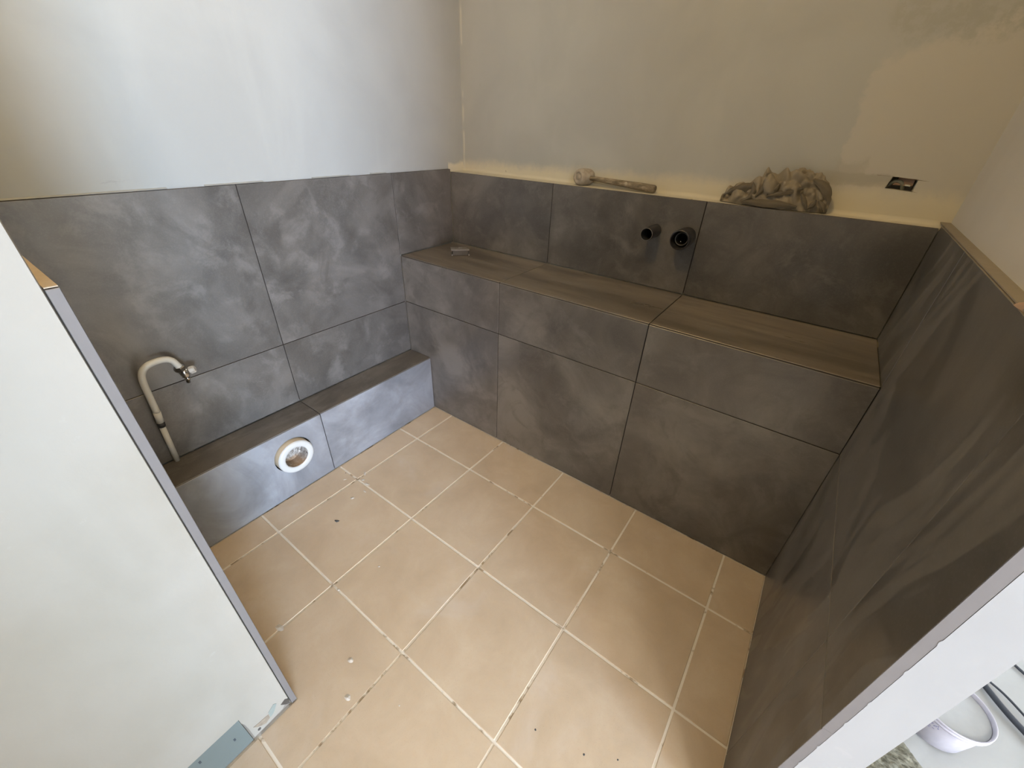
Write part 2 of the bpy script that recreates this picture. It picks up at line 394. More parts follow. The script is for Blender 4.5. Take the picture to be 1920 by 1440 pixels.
# ------------------------------------------------------------------ left wall
bm = bmesh.new()
bx(bm, -.4, -.013, YP-T-.1, .8, 0, ZTL+.001); bx(bm, -.4, -.0125, YP-T-.1, .8, ZTL+.001, HC)
wl = struct('wall_left', bm, [P_LEFT])
for y0, y1, z0, z1 in [(YP, YJ, ZH, ZTL), (YJ, YB, ZH, ZTL), (YB, YT, ZB+.001, ZTL), (YP, YJ, ZL+.001, ZH), (YJ, YB, ZL+.001, ZH)]:
    tile(wl, -T, 0, y0, y1, z0, z1, 'x')
bm = bmesh.new()                             # smear of filler that closes the top edge of the tiles
n = 60
for i in range(n):
    ya, yb_ = YP + (YB-.02-YP)*i/n, YP + (YB-.02-YP)*(i+1)/n
    if mnoise.noise(Vector((ya*4, 0, 3))) < -.12: continue
    h = ZTL + .0035 + .002*mnoise.noise(Vector((ya*9, 1, 0)))
    v = [bm.verts.new(p) for p in ((-.0122, ya, ZTL), (-.0122, yb_, ZTL), (-.0122, yb_, h), (-.0122, ya, h), (-.0045, ya, ZTL+.0004), (-.0045, yb_, ZTL+.0004))]
    bm.faces.new((v[4], v[5], v[2], v[3])); bm.faces.new((v[0], v[4], v[3])); bm.faces.new((v[1], v[2], v[5]))
link('filler_bead', bm, P_LEFT, wl)

# ------------------------------------------------------------------ back wall: masonry behind the tiles, plaster set back above, hole for a box
bm = bmesh.new()
zt0 = ZTB - .001
bx(bm, -.0125, 1.742, YT+T, .8, 0, zt0)
hx0, hx1, hz0, hz1 = 1.590, 1.645, 1.163, 1.1925
def V(x, z, d=0): return bm.verts.new((x, Yw(x)+d, z))
cols = [-.0125, .3, .6, .9, 1.2, 1.40, 1.590, 1.645, 1.752, 1.83]
rows = [zt0-.02, hz0, hz1, HC]
g = [[V(x, z) for z in rows] for x in cols]
g[6][1].co.x -= .006                         # the hole's left side leans
g[7][1].co.z -= .004; g[7][2].co.z -= .003
for i in range(len(cols)-1):
    for j in range(3):
        if i == 6 and j == 1: continue
        bm.faces.new((g[i][j], g[i+1][j], g[i+1][j+1], g[i][j+1]))
q = [g[6][1], g[7][1], g[7][2], g[6][2]]; back = [bm.verts.new(v.co + Vector((0, .045, 0))) for v in q]
for i in range(4): bm.faces.new((q[i], back[i], back[(i+1) % 4], q[(i+1) % 4]))
bm.faces.new(back)
bmesh.ops.recalc_face_normals(bm, faces=bm.faces)
wb_ = struct('wall_back', bm, [P_BACK])
for x0, x1 in ((0, XJ1), (XJ1, XJ2), (XJ2, XR)): tile(wb_, x0, x1, YT, YT+T, ZB+.001, ZTB, 'y')
# soft fillet of plaster where ledge meets the wall
bm = bmesh.new(); pr = []
for i in range(81):
    x = -.0115 + (1.74+.0115)*i/80; a = .012 + .004*mnoise.noise(Vector((x*5, 0, 0)))
    yw = Yw(x); pr.append([bm.verts.new((x, yw - a*(1-math.sin(t)) , ZTB-.001 + a*(1-math.cos(t)))) for t in [PI/2*j/5 for j in range(6)]])
for A, B in zip(pr, pr[1:]):
    for j in range(5): bm.faces.new((A[j], B[j], B[j+1], A[j+1])).smooth = True
link('plaster_fillet', bm, P_BACK, wb_)
# slits cut past the hole
bm = bmesh.new()
for x0, x1, z0, z1, t in ((1.642, 1.667, 1.1885, 1.1872, .0007), (1.640, 1.654, 1.1610, 1.1592, .0006), (1.555, 1.590, 1.1935, 1.1925, .0004)):
    v = [bm.verts.new((x, Yw(x)-.0004, z)) for x, z in ((x0, z0-t), (x1, z1-t*.2), (x1, z1+t*.2), (x0, z0+t))]; bm.faces.new(v)
link('saw_cut', bm, plain('dark_saw_cut', (.16, .13, .10), .9), wb_)

# cable conduit and brick showing in the hole
t = thing('cable_conduit', 'short grey flexible cable conduit curled inside the small rectangular hole in the back wall', 'conduit', (1.61, Yw(1.61)+.03, 1.166))
bm = bmesh.new(); P = catmull([(1.588, .232, 1.168), (1.598, .226, 1.180), (1.609, .224, 1.1815), (1.619, .226, 1.174), (1.624, .236, 1.160)], 6)
tube_bm(bm, P, [.0045 + .0008*(i % 2) for i in range(len(P))], 10)
link('conduit_tube', bm, plain('grey_green_conduit', (.20, .21, .18), .5), t, loc=(1.61, .226, 1.17))
bm = bmesh.new(); tube_bm(bm, [(1.624, .222, 1.1735), (1.636, .220, 1.1725)], .0022, 8)
link('wire_end', bm, plain('pale_wire_end', (.55, .55, .5), .4), t, loc=(1.63, .221, 1.173))
bm = bmesh.new(); vs, _ = bx(bm, 1.598, 1.640, .222, .250, 1.172, 1.192)
vs[4].co.x += .008; vs[7].co.x += .008
o = link('brick', bm, plain('brown_brick', (.30, .205, .15), .9, var=.3, nscale=90), wb_, loc=(1.62, .235, 1.18))

# ------------------------------------------------------------------ right wall (thin partition that ends beside the camera)
bm = bmesh.new()
bx(bm, XR+T, 1.79, YE-.0001, .8, 0, ZTR, 0); bx(bm, 1.752, 1.79, YE, .8, ZTR, HC, 1)
wr = struct('wall_right', bm, [P_END, P_RIGHT])
TR = [TILE_R, BODY]
for y0, y1, z0, z1 in [(YE, YJR, 0.001, ZH), (YJR, YB, .001, ZH), (YE, YJR, ZH, ZTR), (YJR, YB, ZH, ZTR), (YB, YT, ZB+.001, ZTR)]:
    tile(wr, XR-.0003*(y0 == YE), XR+T, y0 - (GAP if y0 == YE else 0), y1, z0, z1, 'x', TR, open_edge=y0 == YE)
bm = bmesh.new(); bx(bm, XR+.0022, 1.7519, YE, Yw(1.75)-.001, ZTR+.0002, ZTR+.0022)
o = link('tile_edge_coat', bm, plain('grey_brown_edge_coat', (.27, .24, .19), .8, nscale=40), wr); 
# corner bead ragged edge on the white end face
bm = bmesh.new()
for i in range(7):
    z = .36 + .075*i + random.uniform(-.008, .008); l = random.uniform(.004, .014); d = random.uniform(.0008, .0018)
    a = bm.verts.new((XR+T, YE-.0004, z)); b = bm.verts.new((XR+T-d, YE-.0004, z+l*.5)); c = bm.verts.new((XR+T, YE-.0004, z+l)); bm.faces.new((a, b, c))
o = link('plaster_crumbs', bm, P_END, wr); o['kind'] = 'stuff'

bm = bmesh.new(); bx(bm, XR+.0006, XR+T, YE-.0002, YE+.004, ZH-.004, ZH+.004); link('edge_filler', bm, BODY, wr)
# copper coloured wedge stuck at the tile edge
bm = bmesh.new()
y0 = -.597
v = [bm.verts.new(p) for p in ((1.724, y0+.014, 1.094), (1.736, y0-.020, 1.090), (1.752, y0-.012, 1.0965), (1.748, y0+.012, 1.0965),
                               (1.726, y0+.012, 1.099), (1.736, y0-.020, 1.108), (1.752, y0-.012, 1.112), (1.748, y0+.012, 1.106))]
for q in ((0,3,2,1),(4,5,6,7),(0,1,5,4),(1,2,6,5),(2,3,7,6),(3,0,4,7)): bm.faces.new([v[i] for i in q])
bmesh.ops.recalc_face_normals(bm, faces=bm.faces)
bmesh.ops.bevel(bm, geom=list(bm.edges), offset=.0012, segments=2, affect='EDGES')
t = link('wood_wedge', bm, plain('raw_pinkish_wood', (.42, .29, .20), .6, var=.3), loc=(1.738, y0, 1.096))
tag(t, 'small pinkish brown wedge on the top edge of the right-hand tiled wall', 'wedge')

# ------------------------------------------------------------------ return wall on the left, whose white end stands beside the camera
bm = bmesh.new()
G = 1.4455 + 0; yg = -1.4455; zg = .122
bx(bm, -.0125, .70, -1.46, YP-T-.0005, 0, HC, 0)
bx(bm, .70, XP-.006, -9.0, YP-T-.0005, .0, HC, 1)
# plaster skin, with the corner at the foot left open over the green board
skin = [(-9.0, .122), (-1.5475, .122), (yg, zg), (yg-.0005, .105), (-1.4425, .088), (-1.4415, .060), (-1.4420, .012), (-1.405, .0135), (-1.3725, .016), (-1.3625, .028), (-1.3555, .033), (YP-T-.002, .040), (YP-T-.002, HC), (-9.0, HC)]
f0 = [bm.verts.new((XP, y, z)) for y, z in skin]; f1 = [bm.verts.new((XP-.006, y, z)) for y, z in skin]
f = bm.faces.new(f0); f.material_index = 2
for i in range(len(skin)):
    j = (i+1) % len(skin); bm.faces.new((f0[i], f1[i], f1[j], f0[j])).material_index = 2
bmesh.ops.recalc_face_normals(bm, faces=bm.faces)
bmesh.ops.triangulate(bm, faces=[f for f in bm.faces if len(f.verts) > 4])
wn = struct('wall_near', bm, [P_PLAIN, plain('old_grey_board', (.22, .20, .17), .9), P_NEAR])
bm = bmesh.new(); bx(bm, XP-.0058, XP-.002, -2.6, -1.4465, .004, .120)
for y, z in ((-1.470, .062), (-1.53, .095)): bx(bm, XP-.002, XP-.0016, y-.002, y+.002, z, z+.010, 1)
link('green_board', bm, [plain('green_plasterboard', (.140, .165, .155), .8, var=.1, nscale=12), plain('dark_nick', (.05, .06, .07), .8)], wn)
def flake(name, pts, mat, d):
    bm = bmesh.new(); a = [bm.verts.new((XP+d, y, z)) for y, z in pts]; b = [bm.verts.new((XP-.001, y, z)) for y, z in pts]
    bm.faces.new(a)
    for i in range(len(a)): bm.faces.new((a[i], b[i], b[(i+1) % len(a)], a[(i+1) % len(a)]))
    bmesh.ops.recalc_face_normals(bm, faces=bm.faces); return link(name, bm, mat, wn)
flake('paper_scrap', [(-1.399, .052), (-1.383, .066), (-1.377, .058), (-1.387, .040), (-1.392, .034), (-1.400, .030)], plain('pale_green_paper', (.245, .28, .255), .8), .0006)
flake('filler_smear', [(-1.434, .052), (-1.425, .050), (-1.409, .048), (-1.400, .046), (-1.401, .031), (-1.412, .024), (-1.420, .030), (-1.428, .040)], plain('brown_filler', (.27, .225, .17), .9, var=.35, nscale=120), .0008)
flake('screw_hole', [(-1.4275+.0035*math.cos(a), .026+.0045*math.sin(a)) for a in [i*PI/5 for i in range(10)]], plain('dark_screw_hole', (.08, .075, .07), .8), .0010)
flake('corner_chip', [(-1.372, .038), (-1.360, .044), (-1.3545, .036), (-1.3545, .012), (-1.362, .020), (-1.368, .030)], plain('dark_chip', (.07, .06, .05), .9, var=.4, nscale=150), .0008)
for x0, x1 in ((0, .2), (.2, XP)):
    for z0, z1 in ((.002, ZH), (ZH, ZTL+.004)):
        if x0 == 0 and z0 < .1: z0 = ZL + .002
        tile(wn, x0 if x0 else .001, x1 + (GAP if x1 == XP else 0), YP-T, YP, z0, z1, 'y', [TILE, BODY], open_edge=x1 == XP)
bm = bmesh.new(); bx(bm, .001, XP-.0008, YP-T+.0003, YP-.0006, ZTL+.0042, ZTL+.0056)
link('adhesive_edge', bm, ADH, wn)

bm = bmesh.new(); bx(bm, XP-.004, XP+.0001, YP-T, YP-.0006, ZH-.004, ZH+.004); link('edge_filler', bm, BODY, wn)
# ------------------------------------------------------------------ tiled bench along the back wall
bench = thing('tiled_bench', 'long tall boxed-in bench covered in large grey tiles along the back wall', 'bench', (.86, 0, 0))
bm = bmesh.new(); bx(bm, .001, XR-.001, YB+T, YT-.001, 0, ZB-T); link('core', bm, DARKADH, bench)
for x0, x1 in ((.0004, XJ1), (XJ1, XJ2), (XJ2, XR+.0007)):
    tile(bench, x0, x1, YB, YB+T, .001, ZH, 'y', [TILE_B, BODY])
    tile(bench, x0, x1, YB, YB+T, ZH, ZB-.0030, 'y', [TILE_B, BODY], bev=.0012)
    tile(bench, x0, x1, YB+.0026, YT, ZB-T, ZB, 'z', [TILE_TOP, BODY], bev=.0012)

# ------------------------------------------------------------------ low ledge along the left wall with the drain outlet
ledge = thing('boxed_ledge', 'low narrow boxed-in ledge faced with grey tiles along the left wall', 'ledge', (.07, -.75, 0))
HOLE = (XF, -.927, .183)
bm = bmesh.new(); bx(bm, .001, XF-T, YP+.002, YB-.002, 0, ZL-T); core = link('core', bm, DARKADH, ledge)
bpy.context.view_layer.update(); cut_hole(core, HOLE, .0735, .2)
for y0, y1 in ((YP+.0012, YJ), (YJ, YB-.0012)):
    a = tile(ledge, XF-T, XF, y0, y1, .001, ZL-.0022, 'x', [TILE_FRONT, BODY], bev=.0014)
    if y0 < YJ: bpy.context.view_layer.update(); cut_hole(a, HOLE, .0725, .08)
    tile(ledge, 0.001, XF-.0006, y0, y1, ZL-T, ZL, 'z', [TILE_LEDGE, BODY], bev=.0014)

t = thing('drain_outlet', 'round white plastic drain outlet collar sticking out of the low ledge', 'drain outlet', (XF, HOLE[1], HOLE[2]))
WHITEP = plain('white_plastic', (.56, .58, .58), .38, var=.04)
WARMLITP = plain('warm_lit_plastic', (.66, .56, .40), .5, var=.06)  # side of the white collar, warm bulb light put into its colour
lathe('collar_rim', [(.022, .043), (.0252, .0445), (.0258, .050), (.0258, .060), (.0240, .0655), (.019, .0675)], HOLE, (1, 0, 0), WHITEP, t, 48)
lathe('collar_body', [(-.05, .0675), (.019, .0676)], HOLE, (1, 0, 0), WARMLITP, t, 48)
def dirt():
    k = N('cement_dirt_in_drain'); p = k.pos(); x, y, z = k.xyz(p)
    a = k.noise(p, 70, 6, .75, 1.0); b = k.noise(p, 25, 3)
    c = k.ramp(a, [(.35, (.10, .085, .07)), (.5, (.36, .34, .31)), (.62, (.72, .72, .70))])
    m = k.math('SUBTRACT', 1.0, k.step(k.math('ADD', z, k.math('MULTIPLY', b, .04)), .155, .185))
    c = k.mix(k.math('MULTIPLY', m, .8), c, (.38, .24, .13)); k.L(c, k.b.inputs['Base Color']); k.b.inputs['Roughness'].default_value = .9
    k.bump(a, .8, .006); return k.m
DIRT = dirt()
lathe('inner_pipe', [(.022, .043), (-.03, .0425)], HOLE, (1, 0, 0), DIRT, t, 40)
lathe('dirty_plug', [(-.028, .0424), (-.030, .030), (-.026, .014), (-.028, .0)], HOLE, (1, 0, 0), DIRT, t, 32)

# ------------------------------------------------------------------ cream water pipe and valve on the left wall
PVC = plain('cream_pvc', (.55, .54, .49), .35, var=.05)
t = thing('water_pipe', 'bent cream plastic water pipe standing on the low ledge against the left wall', 'pipe', (.012, -1.227, ZL))
p0 = Vector((.0125, -1.2275, ZL+.0005)); p1 = Vector((.0245, -1.222, .447)); p2 = Vector((.031, -1.2178, .50))
bm = bmesh.new(); tube_bm(bm, [p0, p1], .0082, 16); link('lower_tube', bm, PVC, t, loc=p0)
bm = bmesh.new(); tube_bm(bm, [p1 - (p1-p0)*.02, p1 + (p2-p1)*.26], .0102, 16); link('black_band', bm, plain('black_rubber', (.02, .02, .022), .5), t, loc=p1)
bm = bmesh.new(); tube_bm(bm, [p1+(p2-p1)*.26, p2], .0099, 16); link('socket', bm, PVC, t, loc=p1)
bm = bmesh.new(); path = catmull([p2, (.038, -1.2165, .56), (.044, -1.2145, .612), (.047, -1.2075, .640), (.050, -1.192, .6565), (.050, -1.168, .6615), (.050, -1.145, .6590), (.050, -1.132, .6500), (.049, -1.125, .634), (.048, -1.1215, .624)], 7)
tube_bm(bm, path, .0092, 18); link('bent_tube', bm, PVC, t, loc=p2)

CHR = plain('chrome', (.62, .61, .59), .16, 1.0, var=.03)
t = thing('angle_valve', 'small chrome angle valve on the left wall at the end of the cream pipe', 'valve', (.0, -1.113, .600))
O = Vector((.048, -1.1185, .612))
lathe('wall_rosette', [(0, .0), (.0, .017), (.004, .016), (.006, .009)], (.0004, -1.112, .596), (1, 0, 0), CHR, t, 24)
lathe('inlet', [(0.004, .0065), (.045, .0065)], (0, -1.112, .596), (1, 0, 0), CHR, t, 16)
lathe('compression_nut', [(0, .0), (0, .0125), (.003, .0140), (.013, .0140), (.016, .012), (.016, 0)], O + Vector((0, -.0025, .012)), (0, .25, -1), CHR, t, 6, False)
lathe('valve_body', [(0, .0), (0, .0120), (.010, .0132), (.024, .0120), (.030, .0080), (.030, 0)], O + Vector((0, .001, 0)), (0, .15, -1), CHR, t, 20)
lathe('handle_stem', [(0, .005), (.012, .005)], O + Vector((.002, .006, -.010)), (.5, 1, .25), CHR, t, 12)
lathe('handle', [(0, 0), (0, .0105), (.003, .0125), (.013, .0120), (.016, .009), (.016, 0)], O + Vector((.007, .016, -.008)), (.5, 1, .25), plain('satin_grey_knob', (.60, .57, .52), .35, .3), t, 8, False)
lathe('outlet_stub', [(0, .0), (0, .0075), (.010, .0078), (.011, .0058), (.021, .0055), (.021, 0)], O + Vector((.001, .005, -.026)), (.1, -.15, -1), CHR, t, 14)

# ------------------------------------------------------------------ two black drain pipes through the back tiles
BLK = plain('black_pvc', (.022, .021, .024), .33, var=.1)
INK = plain('black_inside', (.006, .006, .006), .8)
t = thing('waste_pipe', 'thinner plain black plastic pipe sticking out of back wall tiles, left one', 'pipe', (1.0, YT, .974))
lathe('tube', [(-.02, .0218), (.086, .0218), (.088, .0212), (.088, .0192)], (.9997, YT, .9738), (0, -1, 0), BLK, t, 32)
lathe('bore', [(.088, .0192), (.0, .0190), (.0, 0)], (.9997, YT, .9738), (0, -1, 0), INK, t, 24)
lathe('cut_rim', [(.0878, .0212), (.0886, .0204), (.0878, .0194)], (.9997, YT, .9738), (0, -1, 0), plain('grey_cut_edge', (.20, .19, .18), .5), t, 32)
t = thing('waste_socket', 'wider black plastic pipe with a stepped socket, right one beside the tile joint', 'pipe', (1.112, YT, .972))
O = (1.1125, YT, .9715)
lathe('socket', [(-.02, .0300), (.03, .0300), (.034, .0325), (.082, .0325), (.084, .0315), (.084, .0285)], O, (0, -1, 0), BLK, t, 36)
lathe('socket_bore', [(.084, .0285), (.045, .028), (.045, .0215)], O, (0, -1, 0), INK, t, 32)
lathe('inner_rim', [(.045, .0222), (.060, .0222), (.0612, .0208), (.060, .0190)], O, (0, -1, 0), plain('grey_rubber_rim', (.09, .09, .09), .35), t, 32)
lathe('inner_bore', [(.060, .0190), (.01, .0188), (.01, 0)], O, (0, -1, 0), INK, t, 24)
lathe('glint_disc', [(0, 0), (0, .0032), (.004, .0030), (.004, 0)], (1.108, YT-.045, .960), (0, -1, 0), CHR, t, 10)  # bright disc added to imitate a glint inside the socket

# ------------------------------------------------------------------ rubber mallet on the ledge above the tiles
def dusty():
    k = N('dusty_rubber'); p = k.obj(); a = k.noise(p, 60, 6, .7, .5)
    k.L(k.ramp(a, [(.30, (.26, .225, .18)), (.52, (.36, .315, .255)), (.72, (.45, .40, .33))]), k.b.inputs['Base Color']); k.b.inputs['Roughness'].default_value = .9
    k.bump(a, .25, .0015); return k.m
DUSTY = dusty()
def oldwood():
    k = N('dirty_wood_handle'); p = k.obj(); a = k.noise(k.scale(p, (.3, 1, 1)), 90, 6, .7, .4)
    k.L(k.ramp(a, [(.35, (.10, .085, .055)), (.52, (.20, .165, .115)), (.72, (.44, .38, .28))]), k.b.inputs['Base Color']); k.b.inputs['Roughness'].default_value = .8
    k.bump(a, .4, .002); return k.m
zl_ = ZTB
HR = .0300; hc = Vector((.664, .203, zl_ + HR - .001)); ax = Vector((-.30, -1, .03)).normalized()
t = thing('rubber_mallet', 'dusty rubber mallet with a dirty wooden handle lying on the ledge above back tiles', 'mallet', (hc.x, hc.y, zl_))
prof = [(-.036, 0), (-.036, .021), (-.033, .0255), (-.024, .0292), (-.008, HR), (.010, HR), (.024, .0290), (.031, .0262), (.0350, .0235), (.0350, .0165), (.0320, .0150), (.0320, .0105), (.0350, .0090), (.0345, 0)]
lathe('mallet_head', prof, hc, ax, DUSTY, t, 36)
e1 = Vector((.956, .192, zl_ + .0140)); hd = (e1 - hc).normalized()
s0 = hc + hd*.024; bm = bmesh.new()
P = [s0 + (e1-s0)*f for f in (0, .15, .35, .55, .75, .9, .985, 1.0)]
tube_bm(bm, P, [.0082, .0086, .0100, .0112, .0128, .0136, .0130, .0108], 16)
link('handle', bm, oldwood(), t, loc=s0)
bm = bmesh.new(); cpt = s0 + (e1-s0)*.60
lathe_bm(bm, [(0, .0), (0, .0065), (.0012, .0055), (.0016, 0)], cpt + Vector((-.003, -.0115, .0035)), (0, -1, .25), 9)
link('plaster_spot', bm, plain('plaster_dab', (.42, .37, .29), .9), t, loc=cpt)

# ------------------------------------------------------------------ crumpled rag
def ridge(p, s):
    return 1 - abs(mnoise.noise(p*s))*2
NU, NV = 190, 110
bm = bmesh.new(); grid = []
x0r, x1r = 1.178, 1.476
def prof_h(u):                                # silhouette height over its length
    K = [(0, .012), (.05, .030), (.14, .050), (.24, .066), (.31, .090), (.38, .108), (.43, .098), (.47, .090), (.56, .108), (.66, .124), (.76, .126), (.86, .104), (.93, .078), (.98, .045), (1, .012)]
    for (a, ha), (b, hb) in zip(K, K[1:]):
        if u <= b: s_ = (u-a)/(b-a); s_ = s_*s_*(3-2*s_); return ha + (hb-ha)*s_
    return .01
for i in range(NU+1):
    u = i/NU; row = []
    h = prof_h(u)*.90; dep = .010 + .019*min(1, 4*u)*min(1, 5*(1-u)) * (.8 + .4*mnoise.noise(Vector((u*6, 3, 1))))
    cx = x0r + (x1r-x0r)*u; cy = Yw(cx) - .003 - dep
    for j in range(NV+1):
        th = PI*j/NV                          # from the front foot over the top to the back foot
        px = cx; py = cy - dep*math.cos(th)*1.0; pz = ZTB + h*math.sin(th)**.75
        nrm = Vector((.15*(u-.5), -math.cos(th), math.sin(th)*.8)).normalized()
        p = Vector((px, py, pz)); q = Vector((px*1.0, py*1.6, pz*1.2))
        wv = Vector((mnoise.noise(q*14), mnoise.noise(q*14+Vector((5, 1, 2))), mnoise.noise(q*14+Vector((9, 4, 7)))))
        q2 = q + wv*.030
        rot = Vector((q2.x*.8 + q2.z*.6, q2.y, -q2.x*.6 + q2.z*.8))
        n1 = mnoise.noise(Vector((rot.x*30, rot.y*14, rot.z*17)))
        rot2 = Vector((q2.x*.7 - q2.z*.7 + 3, q2.y, q2.x*.7 + q2.z*.7))
        n2 = mnoise.noise(Vector((rot2.x*46, rot2.y*26, rot2.z*20)))
        n3 = mnoise.noise(q2*95)
        d = .030*min(1, abs(n1)*2.6)**.55 + .014*min(1, abs(n2)*2.6)**.55 + .0045*abs(n3)**.7 - .026
        edge = min(1, math.sin(th)*3.2 + .12)
        p += nrm*d*edge + wv*.006*edge
        p.z = max(p.z, ZTB + .0008 + .0004*math.sin(i*j)); p.y = min(max(p.y, YT - .002), Yw(p.x) - .001)
        row.append(bm.verts.new(p))
    grid.append(row)
for A, B in zip(grid, grid[1:]):
    for j in range(NV): bm.faces.new((A[j], A[j+1], B[j+1], B[j])).smooth = True
bm.faces.new(grid[0][::-1]); bm.faces.new(grid[-1])
for _ in range(8): bmesh.ops.smooth_vert(bm, verts=[v for v in bm.verts if v.co.z > ZTB + .004], factor=.5, use_axis_x=True, use_axis_y=True, use_axis_z=True)
bmesh.ops.recalc_face_normals(bm, faces=bm.faces)
def ragm():
    k = N('dusty_brown_cloth'); p = k.obj(); a = k.noise(p, 18, 5, .6); f = k.noise(p, 500, 2, .6)
    c = k.mix(a, (.18, .155, .115), (.28, .245, .185)); k.L(k.mix(k.math('MULTIPLY', f, .3), c, (.42, .37, .29)), k.b.inputs['Base Color'])
    k.b.inputs['Roughness'].default_value = .95; k.bump(f, .4, .001); return k.m
RAG = ragm()
t = thing('rag', 'crumpled dusty brown rag heaped on the ledge above the back tiles', 'rag', (1.33, .2, ZTB))
link('cloth_heap', bm, RAG, t, loc=(1.33, .2, ZTB))
# loose folds standing out of the heap
def fold(pts, wdt, curl, name='fold'):
    bm = bmesh.new(); P = catmull(pts, 8); rings = []
    n = len(P)
    for i, p in enumerate(P):
        tdir = (P[min(i+1, n-1)]-P[max(i-1, 0)]).normalized(); view = Vector((0, -1, .35)).normalized()
        s = tdir.cross(view).normalized(); up = s.cross(tdir).normalized(); f = i/(n-1); w_ = wdt*(math.sin(PI*(.12+.80*f)))
        ring = []
        for j in range(9):
            a = -1 + 2*j/8; off = s*(w_*a) + up*(curl*(1-a*a) + .0016*mnoise.noise(Vector((f*9, a*4, wdt*900))))
            ring.append(bm.verts.new(p + off))
        rings.append(ring)
    for A, B in zip(rings, rings[1:]):
        for j in range(8): bm.faces.new((A[j], A[j+1], B[j+1], B[j])).smooth = True
    g = bmesh.ops.solidify(bm, geom=list(bm.faces), thickness=.0014)
    bmesh.ops.recalc_face_normals(bm, faces=bm.faces)
    return link(name, bm, RAG, t, loc=pts[0])
Z0 = ZTB
fold([(1.186,.196,Z0+.020),(1.215,.186,Z0+.040),(1.25,.180,Z0+.052),(1.285,.180,Z0+.050)], .012, .010)
fold([(1.262,.176,Z0+.062),(1.272,.164,Z0+.045),(1.268,.160,Z0+.026),(1.250,.160,Z0+.010)], .009, .007)
fold([(1.290,.184,Z0+.092),(1.300,.170,Z0+.078),(1.296,.160,Z0+.050),(1.282,.156,Z0+.026)], .010, .008)
fold([(1.335,.170,Z0+.066),(1.326,.162,Z0+.052),(1.312,.158,Z0+.036)], .008, .007)
fold([(1.312,.160,Z0+.030),(1.345,.156,Z0+.044),(1.375,.160,Z0+.052),(1.40,.164,Z0+.060)], .007, .006)
fold([(1.245,.160,Z0+.010),(1.285,.157,Z0+.013),(1.32,.155,Z0+.012),(1.36,.155,Z0+.015),(1.40,.156,Z0+.012)], .011, .006)
fold([(1.415,.172,Z0+.086),(1.445,.166,Z0+.072),(1.462,.165,Z0+.052),(1.468,.166,Z0+.034)], .012, .006)
fold([(1.400,.162,Z0+.046),(1.412,.157,Z0+.030),(1.424,.156,Z0+.012)], .007, .006)
fold([(1.440,.158,Z0+.036),(1.436,.156,Z0+.022),(1.428,.156,Z0+.010)], .007, .006)
fold([(1.448,.162,Z0+.034),(1.462,.158,Z0+.020),(1.470,.158,Z0+.008)], .008, .006)

# ------------------------------------------------------------------ small block on the bench
c = Vector((.185, -.005, ZB)); u = Vector((.085, .093, 0)).normalized()*.0405; v_ = Vector((-.75, .66, 0)).normalized()*.021
t = thing('small_block', 'small dusty grey block with dark notched ends lying on the bench near the left corner', 'block', c)
GB = plain('dusty_grey_block', (.17, .16, .15), .75, var=.2, nscale=120); DK = plain('dark_block_side', (.075, .068, .06), .8, var=.2)
def quadblock(name, u0, u1, v0, v1, z0, z1, mat, bev=.0012):
    bm = bmesh.new(); vs, _ = bx(bm, u0, u1, v0, v1, z0, z1)
    bmesh.ops.bevel(bm, geom=list(bm.edges), offset=bev, segments=1, affect='EDGES')
    for w_ in bm.verts: w_.co = c + u*w_.co.x + v_*w_.co.y + Vector((0, 0, w_.co.z))
    bmesh.ops.recalc_face_normals(bm, faces=bm.faces)
    return link(name, bm, mat, t, loc=c)
quadblock('body', -.84, .84, -.85, .85, .001, .0225, DK, .0004 if False else .02)
quadblock('top_plate', -1.0, 1.0, -1.0, 1.0, .0225, .0285, GB, .001)
for s_ in (-1, 1): quadblock('foot', s_*.93-.07, s_*.93+.07, -1, 1, .0, .007, GB, .001)
quadblock('raised_lip', -.15, .15, -.2, .9, .0285, .0315, GB, .001)

# ------------------------------------------------------------------ adjoining room on the right
def sheet():
    k = N('pale_dust_sheet'); p = k.pos(); a = k.noise(p, 5, 5, .6, .8)
    k.L(k.mix(a, (.30, .30, .285), (.40, .40, .38)), k.b.inputs['Base Color']); k.b.inputs['Roughness'].default_value = .45; return k.m
bm = bmesh.new(); nx, ny = 80, 70; G_ = []
for i in range(nx+1):
    r_ = []
    for j in range(ny+1):
        x = 1.80 + 1.3*i/nx; y = -.92 + 1.4*j/ny
        q = Vector((x*3.2, y*3.2, 0)); h = .002 + .004*max(0, 1-abs(mnoise.noise(q + Vector((mnoise.noise(q*.7)*1.2, 0, 0))))*5) + .0008*mnoise.noise(q*3)
        r_.append(bm.verts.new((x, y, max(.0012, h))))
    G_.append(r_)
for A, B in zip(G_, G_[1:]):
    for j in range(ny): bm.faces.new((A[j], B[j], B[j+1], A[j+1])).smooth = True
o = link('dust_sheet', bm, sheet()); tag(o, 'pale wrinkled dust sheet spread on the floor of the adjoining room', 'dust sheet')

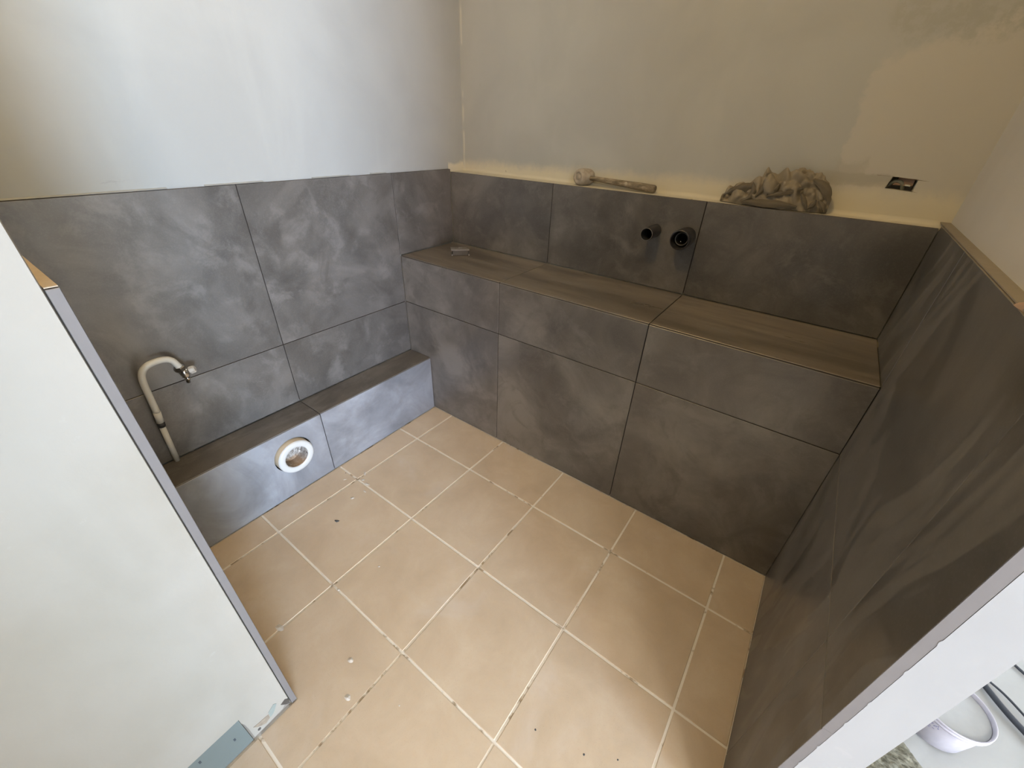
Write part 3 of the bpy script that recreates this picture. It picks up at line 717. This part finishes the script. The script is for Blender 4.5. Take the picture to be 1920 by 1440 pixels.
def matm():
    k = N('fibrous_mat'); p = k.pos(); a = k.noise(k.scale(p, (1, 2.4, 1)), 60, 6, .75, .6)
    k.L(k.ramp(a, [(.34, (.10, .09, .06)), (.48, (.27, .255, .185)), (.66, (.44, .42, .33))]), k.b.inputs['Base Color']); k.b.inputs['Roughness'].default_value = 1; k.bump(a, 1, .01); return k.m
bm = bmesh.new(); G_ = []; nx, ny = 60, 80
for i in range(nx+1):
    r_ = []
    for j in range(ny+1):
        a, b = i/nx, j/ny
        x = 1.83 + a*(.33 - .12*max(0, (b-.75)/.25)); y = -.92 + .465*b
        e = min(1, 8*min(a, 1-a, b, 1-b)+.05)
        r_.append(bm.verts.new((x, y, .0085 + e*(.026 + .010*mnoise.noise(Vector((x*45, y*80, 0))) + .004*mnoise.noise(Vector((x*160, y*200, 0)))))))
    G_.append(r_)
for A, B in zip(G_, G_[1:]):
    for j in range(ny): bm.faces.new((A[j], B[j], B[j+1], A[j+1])).smooth = True
o = link('fibrous_mat', bm, matm()); tag(o, 'mottled olive grey fibrous mat lying beside the white tub past the right wall', 'mat')

cx, cy, hh, rr = 2.140, -.394, .105, .0745
t = thing('plastic_tub', 'open white plastic tub with blue lettering and a lilac rim past the right wall', 'tub', (cx, cy, .002))
lathe('tub_body', [(.0, 0), (.0, .062), (.002, .064), (hh-.012, .0715), (hh-.012, .0690), (.006, .0615), (.006, 0)], (cx, cy, .0085), (0, 0, 1), plain('translucent_lilac_white_plastic', (.36, .345, .375), .35), t, 40)
lathe('tub_rim', [(hh-.014, .0718), (hh-.014, .0765), (hh-.010, .0770), (hh-.009, .0745), (hh-.006, .0740), (hh-.005, .0765), (hh, .0762), (hh+.001, .0748), (hh-.001, .0725), (hh-.014, .0712)], (cx, cy, .0085), (0, 0, 1), plain('white_rim_plastic', (.45, .43, .475), .3), t, 48)
lathe('contents', [(hh-.010, 0), (hh-.0085, .040), (hh-.010, .0705)], (cx, cy, .0085), (0, 0, 1), plain('pale_filler_paste', (.37, .37, .36), .8), t, 32)
bm = bmesh.new()                                # blue script-like lettering wrapped on the side
ang0 = math.radians(205)
def on_side(a, z): 
    r = .064 + (.0715-.064)*(z/hh) + .0006
    return (cx + r*math.cos(a), cy + r*math.sin(a), z + .0085)
def stroke(pts, w_=.0011):
    Q = catmull([Vector((a, z, 0)) for a, z in pts], 5)
    for p, q in zip(Q, Q[1:]):
        v = [bm.verts.new(on_side(p.x, p.y-w_)), bm.verts.new(on_side(q.x, q.y-w_)), bm.verts.new(on_side(q.x, q.y+w_)), bm.verts.new(on_side(p.x, p.y+w_))]
        bm.faces.new(v)
zt_ = hh-.030
stroke([(ang0+.00, zt_), (ang0+.06, zt_+.010), (ang0+.10, zt_+.002), (ang0+.03, zt_-.004), (ang0+.14, zt_-.003)])
for k_ in range(6):
    a = ang0 + .18 + k_*.11; stroke([(a, zt_-.003), (a+.03, zt_+.006), (a+.06, zt_-.003), (a+.11, zt_+.003)])
for k_ in range(3): stroke([(ang0+.02, zt_-.012-.006*k_), (ang0+.75-.1*k_, zt_-.012-.006*k_)], .0006)
link('lettering', bm, plain('dark_blue_ink', (.05, .05, .22), .5), t)
CAB = plain('dark_grey_cable', (.035, .04, .05), .45)
for nme, pts, r, lab in [('cable', [(2.26,-.185,.010),(2.30,-.245,.010),(2.34,-.29,.010),(2.40,-.35,.010),(2.50,-.42,.010)], .0075, 'thick black cable on the dust sheet right beside the white tub'),
                    ('cable', [(2.27,-.165,.009),(2.31,-.19,.009),(2.35,-.235,.009),(2.40,-.30,.009),(2.52,-.36,.009)], .0030, 'thin black cable running parallel to the thick one on the dust sheet'),
                    ('cable', [(2.33,-.045,.009),(2.37,-.085,.009),(2.42,-.115,.009),(2.52,-.15,.009)], .0040, 'thin dark cable on the dust sheet farthest from the white tub')]:
    pts = [(a, b, r + .0085) for a, b, c_ in pts]
    bm = bmesh.new(); tube_bm(bm, catmull(pts, 6), r, 8); o = link(nme, bm, CAB, None, loc=pts[0]); tag(o, lab, 'cable')
